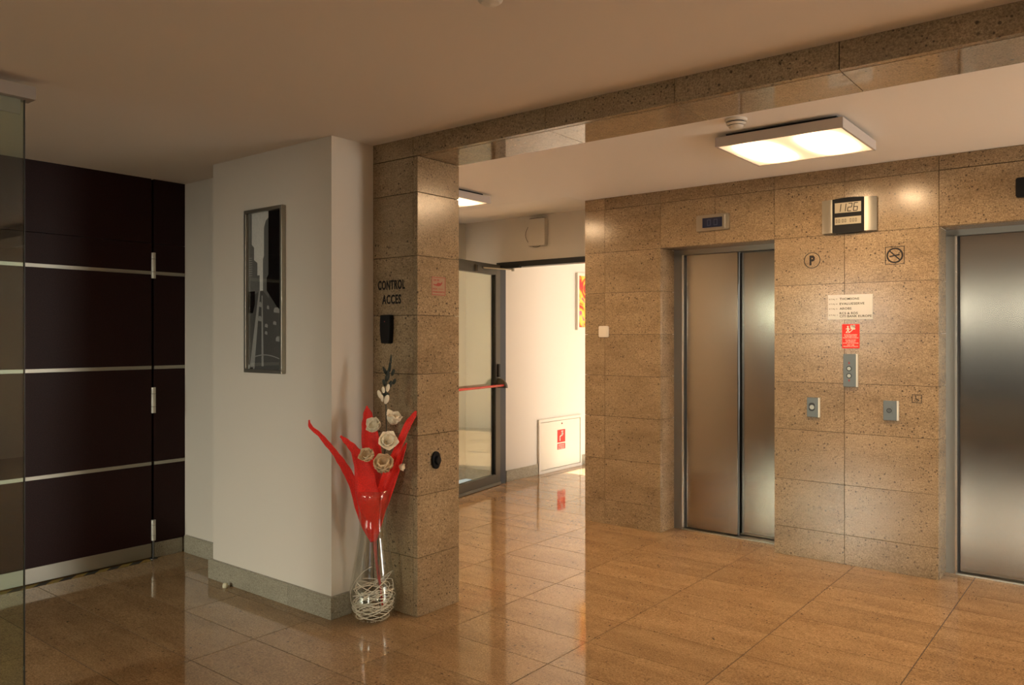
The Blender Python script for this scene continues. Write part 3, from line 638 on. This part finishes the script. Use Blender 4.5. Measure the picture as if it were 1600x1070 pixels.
def detector(c, r, label):
    t = empty('smoke_detector', (c[0], c[1], c[2])); tag(t, label, 'smoke detector')
    MB().lathe(c, [(0, 0), (r, 0), (r, -.010), (r*.94, -.013), (0, -.013)], 32).build('base', 'white_pl', t, smooth=False)
    MB().lathe(c, [(0, -.013), (r*.78, -.013), (r*.78, -.019), (0, -.019)], 32).build('vent', 'dark', t)
    MB().lathe(c, [(0, -.019), (r*.90, -.019), (r*.90, -.023), (r*.82, -.025), (r*.80, -.028), (0, -.028)], 32).build('ring', 'white_pl', t)
    MB().lathe(c, [(0, -.031), (r*.70, -.031), (r*.66, -.038), (r*.5, -.044), (0, -.047)], 32).build('cap', 'white_pl', t, smooth=False)
    MB().lathe(c, [(0, -.028), (r*.66, -.028), (r*.66, -.031), (0, -.031)], 32).build('slot', 'dark', t)
detector((-1.490, 3.56, 2.385), .050, 'round white smoke detector on the lobby ceiling beside the big lamp')
detector((-1.43, 1.70, 2.342), .052, 'round white smoke detector cut by the top photo edge')
# emergency light over the corridor door
t = empty('emergency_light', (-4.24, YT, 2.18)); tag(t, 'pale box with a wire loop on the wall over the corridor door', 'emergency light')
TT = TY(YT)
MB().rrect(TT, -4.335, -4.150, 2.185, 2.43, .012, 0, .05).build('housing', 'wall_gloss', t, bevel=.004)
MB().pbox(TT, -4.32, -4.165, 2.424, 2.434, .01, .045).build('top_slot', 'dark', t)
pts = [TT(-4.335 - .05*math.sin(i/16*PI), 2.39 - .19*(i/16) , .02) for i in range(17)] + [TT(-4.33 + .15*i/8, 2.20-.025*math.sin(i/8*PI), .03) for i in range(9)]
MB().tube(pts, .0022, 6).build('wire', 'greyink', t)

# hydrant cabinet and painting in the corridor
TH = TX(DX0); t = empty('hydrant_cabinet', (DX0, 6.71, 0)); tag(t, 'white wall cabinet with red hydrant signs low in the corridor', 'cabinet')
MB().frame(TH, 6.335, 7.105, .0, .545, .03, 0, .022).build('cabinet_frame', 'white_pl', t, bevel=.002)
dd = MB().pbox(TH, 6.37, 7.07, .035, .51, 0, .017); dd = dd.build('door', plain('cabinet_door', (.74, .70, .6), .25), t, bevel=.002)
MB().disc(TH, 6.735, .478, .008, .017, .022, 14).build('lock', 'redline', dd)
sg = MB().pbox(TH, 6.655, 6.795, .285, .415, .017, .0185).build('sign', 'red', t)
mb = MB(); mb.line(TH, (6.70, .30), (6.70, .35), .010, .0185, .0192).line(TH, (6.70, .345), (6.735, .36), .012, .0185, .0192).line(TH, (6.735, .35), (6.735, .40), .012, .0185, .0192).disc(TH, 6.74, .372, .017, .0185, .0192, 14).line(TH, (6.72, .398), (6.76, .398), .008, .0185, .0192); mb.build('symbol', 'whiteink', sg)
sg = MB().pbox(TH, 6.655, 6.795, .213, .272, .017, .0185).build('sign', 'red', t)
mb = MB(); mb.text(TH, 'HIDRANT', 6.668, 6.782, .250, .264, .0185, .0192).text(TH, 'INTERIOR', 6.668, 6.782, .233, .245, .0185, .0192).text(TH, 'INCENDIU', 6.668, 6.782, .217, .228, .0185, .0192); mb.build('lettering', 'whiteink', sg)
t = empty('framed_painting', (DX0, 7.35, 1.45)); tag(t, 'red, orange and yellow abstract painting on the corridor wall', 'painting')
MB().frame(TH, 7.01, 7.75, 1.445, 2.055, .03, 0, .03).build('frame', 'white_pl', t); MB().pbox(TH, 7.04, 7.72, 1.475, 2.025, 0, .015).build('canvas', 'paint', t)
# door stop
p = at(352, 915, 3.66); 
f_ = Vector((0,0,EYE)); d_ = (at(352, 918, 1) - f_); k_ = -EYE/d_.z; p = f_ + d_*k_
t = MB().lathe((p.x, p.y, 0), [(0, 0), (.013, 0), (.0145, .004), (.0145, .016), (.011, .024), (0, .027)], 20)
tag(t.build('door_stop', 'cream', smooth=True), 'small cream rubber door stop on the floor beside the skirting', 'door stop')

# ================================================================ vase and its contents
VD = 3.83; vc = at(583, 528, VD); vc.z = 0
prof = [(.060, .004), (.085, .012), (.105, .045), (.1145, .085), (.1150, .12), (.1115, .16), (.104, .21), (.094, .27), (.083, .33), (.0735, .385), (.0675, .43), (.0655, .465), (.068, .50), (.0745, .545), (.083, .59), (.0925, .632)]
th = .0035
full = [(0, 0.0), (.055, 0.0)] + prof + [(r-th, z+ (0 if i else -.000)) for i, (r, z) in reversed(list(enumerate(prof)))][0:len(prof)-1] + [(.055, .014), (0, .014)]
t = MB(); t.lathe((vc.x, vc.y, 0), full, 56)
tag(t.build('glass_vase', 'glass_v', smooth=True), 'tall clear glass vase on floor between white wall and column', 'vase')
def V(px, py, dd=0): return at(px, py, VD+dd)
VN = FW * -1
def leafmesh(pts, ws, dd, curl=.35, twist=0):
    """pts: midrib in photo measure, ws: widths in px; a folded velvet leaf with thickness"""
    # smooth the midrib
    mb = MB(); P = [V(p[0], p[1], dd[i] if isinstance(dd, (list, tuple)) else dd) for i, p in enumerate(pts)]; Wd = [w_ / FOC * VD / 2 for w_ in ws]
    PP, WW = [], []
    n = len(P)
    for i in range(n-1):
        p0, p1, p2, p3 = P[max(i-1,0)], P[i], P[i+1], P[min(i+2, n-1)]
        for k in range(6):
            u = k/6; PP.append(.5*((2*p1) + (p2-p0)*u + (2*p0-5*p1+4*p2-p3)*u*u + (3*p1-p0-3*p2+p3)*u**3)); WW.append(Wd[i] + (Wd[i+1]-Wd[i])*(u*u*(3-2*u)))
    PP.append(P[-1]); WW.append(Wd[-1])
    rows = []
    for i, p in enumerate(PP):
        d = (PP[min(i+1, len(PP)-1)] - PP[max(i-1, 0)]).normalized(); s_ = d.cross(VN).normalized(); nn = s_.cross(d).normalized()
        if twist: s_ = (s_*math.cos(twist) + nn*math.sin(twist)); 
        rows.append([mb.bm.verts.new(p + s_*(WW[i]*x) + VN*(WW[i]*curl*(x*x) + .0025*math.sin(i*1.3+x*2)*abs(x))) for x in (-1, -.6, -.25, 0, .25, .6, 1)])
    for a_, b2 in zip(rows, rows[1:]):
        for k in range(6): mb.face([a_[k], a_[k+1], b2[k+1], b2[k]])
    bmesh.ops.recalc_face_normals(mb.bm, faces=mb.bm.faces)
    bmesh.ops.solidify(mb.bm, geom=mb.bm.faces[:], thickness=.0022)
    return mb
G = 'red artificial leaves in the vase'
LV = [
 ('long thin red leaf leaning furthest left with a curled tip', [(483,656),(486,667),(500,679),(511,692),(522,705),(534,722),(545,740),(554,761),(562,790),(571,818),(582,846)], [2,6,7,9,9,12,14,14,15,14,6], [-.06,-.06,-.055,-.05,-.045,-.04,-.03,-.02,-.01,0,0]),
 ('broad red leaf at the centre front of the vase', [(532,681),(542,690),(553,701),(563,718),(570,742),(574,768),(578,792),(581,815),(584,846)], [3,9,13,22,30,34,31,23,8], [-.08,-.078,-.072,-.065,-.06,-.052,-.045,-.03,-.01]),
 ('red leaf standing upright behind the cream flowers', [(573,634),(575,648),(577,665),(580,690),(584,720),(586,760),(584,840)], [2,15,23,29,30,24,7], [.03,.03,.03,.03,.03,.02,.01]),
 ('long narrow red leaf leaning furthest right', [(650,642),(646,650),(638,662),(630,680),(621,702),(612,722),(604,742),(596,762),(590,788),(585,842)], [3,8,11,11,11,13,14,13,11,5], [-.05,-.05,-.05,-.05,-.05,-.045,-.04,-.03,-.02,0]),
 ('shorter red leaf leaning right beneath the longest one', [(635,692),(631,702),(624,720),(617,740),(609,760),(602,782),(596,802),(587,843)], [2,6,10,12,15,14,11,5], [-.0,-.0,-.0,-.005,-.005,0,0,0]),
]
for i, (lb, pts, ws, dd) in enumerate(LV):
    mb = leafmesh(pts, ws, dd, .30 if i != 1 else .22)
    t = mb.build('artificial_leaf', 'leaf', smooth=True, org=V(pts[-1][0], pts[-1][1])); tag(t, lb, 'artificial leaf', G)
    e = V(598, 948, 0) + Vector(((i-2)*.0022, 0, 0)); s0 = V(pts[-1][0], pts[-1][1], dd[-1])
    MB().tube([s0 + Vector((0,0,.02)), s0.lerp(e, .35), s0.lerp(e, .7), e], .0017, 8).build('stem', 'stem_red', t)
# cream flower spray
t = empty('flower_spray', (vc.x, vc.y, .02)); tag(t, 'artificial flower spray with cream blossoms and dark buds, tallest in the vase', 'flower spray')
sp = [V(594, 955, 0), V(590, 850, 0), V(592, 790, .0), V(598, 730, -.03), V(604, 680, -.03), V(603, 630, -.02), V(604, 590, -.02), V(611, 553, -.02)]
MB().tube(sp, [.003, .003, .003, .003, .003, .0025, .002, .001], 8).build('stem', 'stem_dk', t)
def petal(mb, c, ax, side, L, W, open_, cup=.35):
    """one spoon-shaped petal starting at c, rising along ax and leaning to side by open_"""
    sd = side.cross(ax).normalized(); rows = []; n = 6
    for i in range(n+1):
        k = i/n; w_ = W*math.sin(min(1, k*1.0+.06)*PI*.88)**.75 * (1 if k < .99 else .25)
        ang = open_*(k**.8); p = c + ax*(L*k*math.cos(ang)) + side*(L*k*math.sin(ang) + .003)
        rows.append([mb.bm.verts.new(p + sd*(w_*x) - side*(cup*w_*x*x*.9*-1 if False else -cup*w_*(1-x*x))) for x in (-1, -.5, 0, .5, 1)])
    fs = []
    for a_, b2 in zip(rows, rows[1:]):
        for j in range(4): fs.append(mb.face([a_[j], a_[j+1], b2[j+1], b2[j]]))
    return [f for f in fs if f]
def flower(px, py, dd, r, ax, opens, mat, n=5, layers=2):
    mb = MB(); c = V(px, py, dd); ax = ax.normalized(); a0 = ax.orthogonal().normalized(); b0 = ax.cross(a0)
    for ly in range(layers):
        for k in range(n):
            th_ = (k + ly*.5)*2*PI/n + random.uniform(-.15, .15); side = a0*math.cos(th_) + b0*math.sin(th_)
            petal(mb, c, ax, side, r*(1-.14*ly)*random.uniform(.9, 1.1), r*.50, opens*.82*(1-.5*ly)*random.uniform(.85, 1.15))
    bmesh.ops.recalc_face_normals(mb.bm, faces=mb.bm.faces); bmesh.ops.solidify(mb.bm, geom=mb.bm.faces[:], thickness=.0012)
    mb.ball(c + ax*.004, .007, (1, 1, 1))
    mb.build('blossom', mat, t, smooth=True)
UP = Vector((0, 0, 1))
flower(590, 668, -.05, .060, UP*.6 - RT*.5 + VN*1.0, .9, 'petal')
flower(602, 692, -.07, .068, UP*.5 + RT*.5 + VN*1.0, 1.0, 'petal')
flower(612, 662, -.05, .064, UP*1 + RT*.35 + VN*.3, .75, 'petal', 5)
flower(579, 716, -.095, .062, UP*.7 - RT*.4 + VN*.9, .65, 'petal2', 5)
flower(600, 734, -.075, .088, UP*.75 + RT*.05 + VN*.7, .75, 'petal2', 6)
flower(624, 728, -.01, .030, RT*1 - UP*.2 + VN*.4, .6, 'petal', 5, 1)
def bud(px, py, dd, L, W, lean, mat, nm):
    rt = Vector((0, 0, 1)).rotation_difference((UP + RT*lean + VN*.2).normalized()).to_matrix().to_4x4()
    mb = MB(); mb.ball(V(px, py, dd), 1, (W, W*.8, L), rt, 12, 10); mb.build(nm, mat, t, smooth=True)
for q in ((593, 616, .022, .011, -.3), (604, 624, .024, .013, .35), (606, 606, .020, .010, .25), (599, 609, .016, .009, -.1), (597, 622, .018, .009, -.1)): bud(q[0], q[1], -.03, q[2], q[3], q[4], 'petal', 'flower_bud')
for q in ((601, 613, .02, .010, .2), (606, 618, .014, .009, 0), (601, 579, .022, .0085, -.35), (606, 586, .026, .010, .05), (600, 598, .018, .009, -.2), (609, 574, .024, .008, .12), (614, 582, .018, .009, .4), (616, 596, .016, .009, .45), (611, 561, .024, .005, .05), (604, 591, .018, .010, .1), (610, 600, .018, .010, .3)): bud(q[0], q[1], -.02, q[2], q[3], q[4], 'bud_dk', 'dark_bud')
# coiled straw in the bottom of the vase
def rin(z):
    for (r0, z0), (r1, z1) in zip(prof, prof[1:]):
        if z0 <= z <= z1: return (r0 + (r1-r0)*(z-z0)/(z1-z0)) - th - .003
    return .055
mb = MB()
for k in range(28):
    zc = .035 + .13*(k/28)**1.8 + random.uniform(-.012, .012); tx, ty = .15 + random.uniform(-.45, .55), -.1 + random.uniform(-.5, .5)
    if k % 7 == 0: tx, ty, zc = random.uniform(-.9, .9), random.uniform(-.9, .9), .15
    a0 = random.uniform(0, 2*PI); span = random.uniform(3.0, 6.6); sh = random.uniform(.78, 1.0); pts = []
    for i in range(26):
        th_ = a0 + span*i/25; z = zc + .09*(tx*math.cos(th_) + ty*math.sin(th_))
        z = min(max(z, .02), .40); r = rin(z)*(sh + .05*math.sin(th_*1.3+k))*.97
        r = min(r, rin(z)); pts.append((vc.x + r*math.cos(th_), vc.y + r*math.sin(th_), z))
    mb.tube(pts, .0018, 5)
tag(mb.build('straw_filler', 'straw'), 'tangle of pale straw coiled in the bottom of the glass vase', 'straw', kind='stuff')

# ================================================================ light
def area(name, loc, rot, sx_, sy_, power, col):
    l = bpy.data.lights.new(name, 'AREA'); l.shape = 'RECTANGLE'; l.size = sx_; l.size_y = sy_; l.energy = power; l.color = col
    o = bpy.data.objects.new(name, l); COL.objects.link(o); o.location = loc; o.rotation_euler = rot; return o
# bright sky over the street in front of the hall windows: light comes down through the panes
area('daylight', (-1.6, -8.0, 3.1), (PI/2, 0, 0), 9, 2.8, 2600, (1, .98, .82))
area('corridor_daylight', (WX+.2, 8.1, 1.2), (0, PI/2, 0), 2.2, 2.9, 95, (1, .94, .84))
area('lobby_fill_light', (3.7, 4.35, 1.25), (0, PI/2, 0), 2.0, 1.0, 75, (1, .97, .88))  # fill light behind the added lobby window
sun = bpy.data.lights.new('sun', 'SUN'); sun.energy = 36; sun.angle = .01; sun.color = (1, .95, .85)
so = bpy.data.objects.new('sun', sun); COL.objects.link(so)
so.rotation_euler = Vector((1, .02, .653)).to_track_quat('Z', 'Y').to_euler(); so.location = (4, 8, 4)
w = bpy.data.worlds.new('world'); S.world = w; w.use_nodes = True
w.node_tree.nodes['Background'].inputs[0].default_value = (.75, .85, 1, 1); w.node_tree.nodes['Background'].inputs[1].default_value = .6

S.view_settings.view_transform = 'Standard'; S.view_settings.look = 'None'; S.view_settings.gamma = 1
S.view_settings.exposure = .1; S.view_settings.use_curve_mapping = False
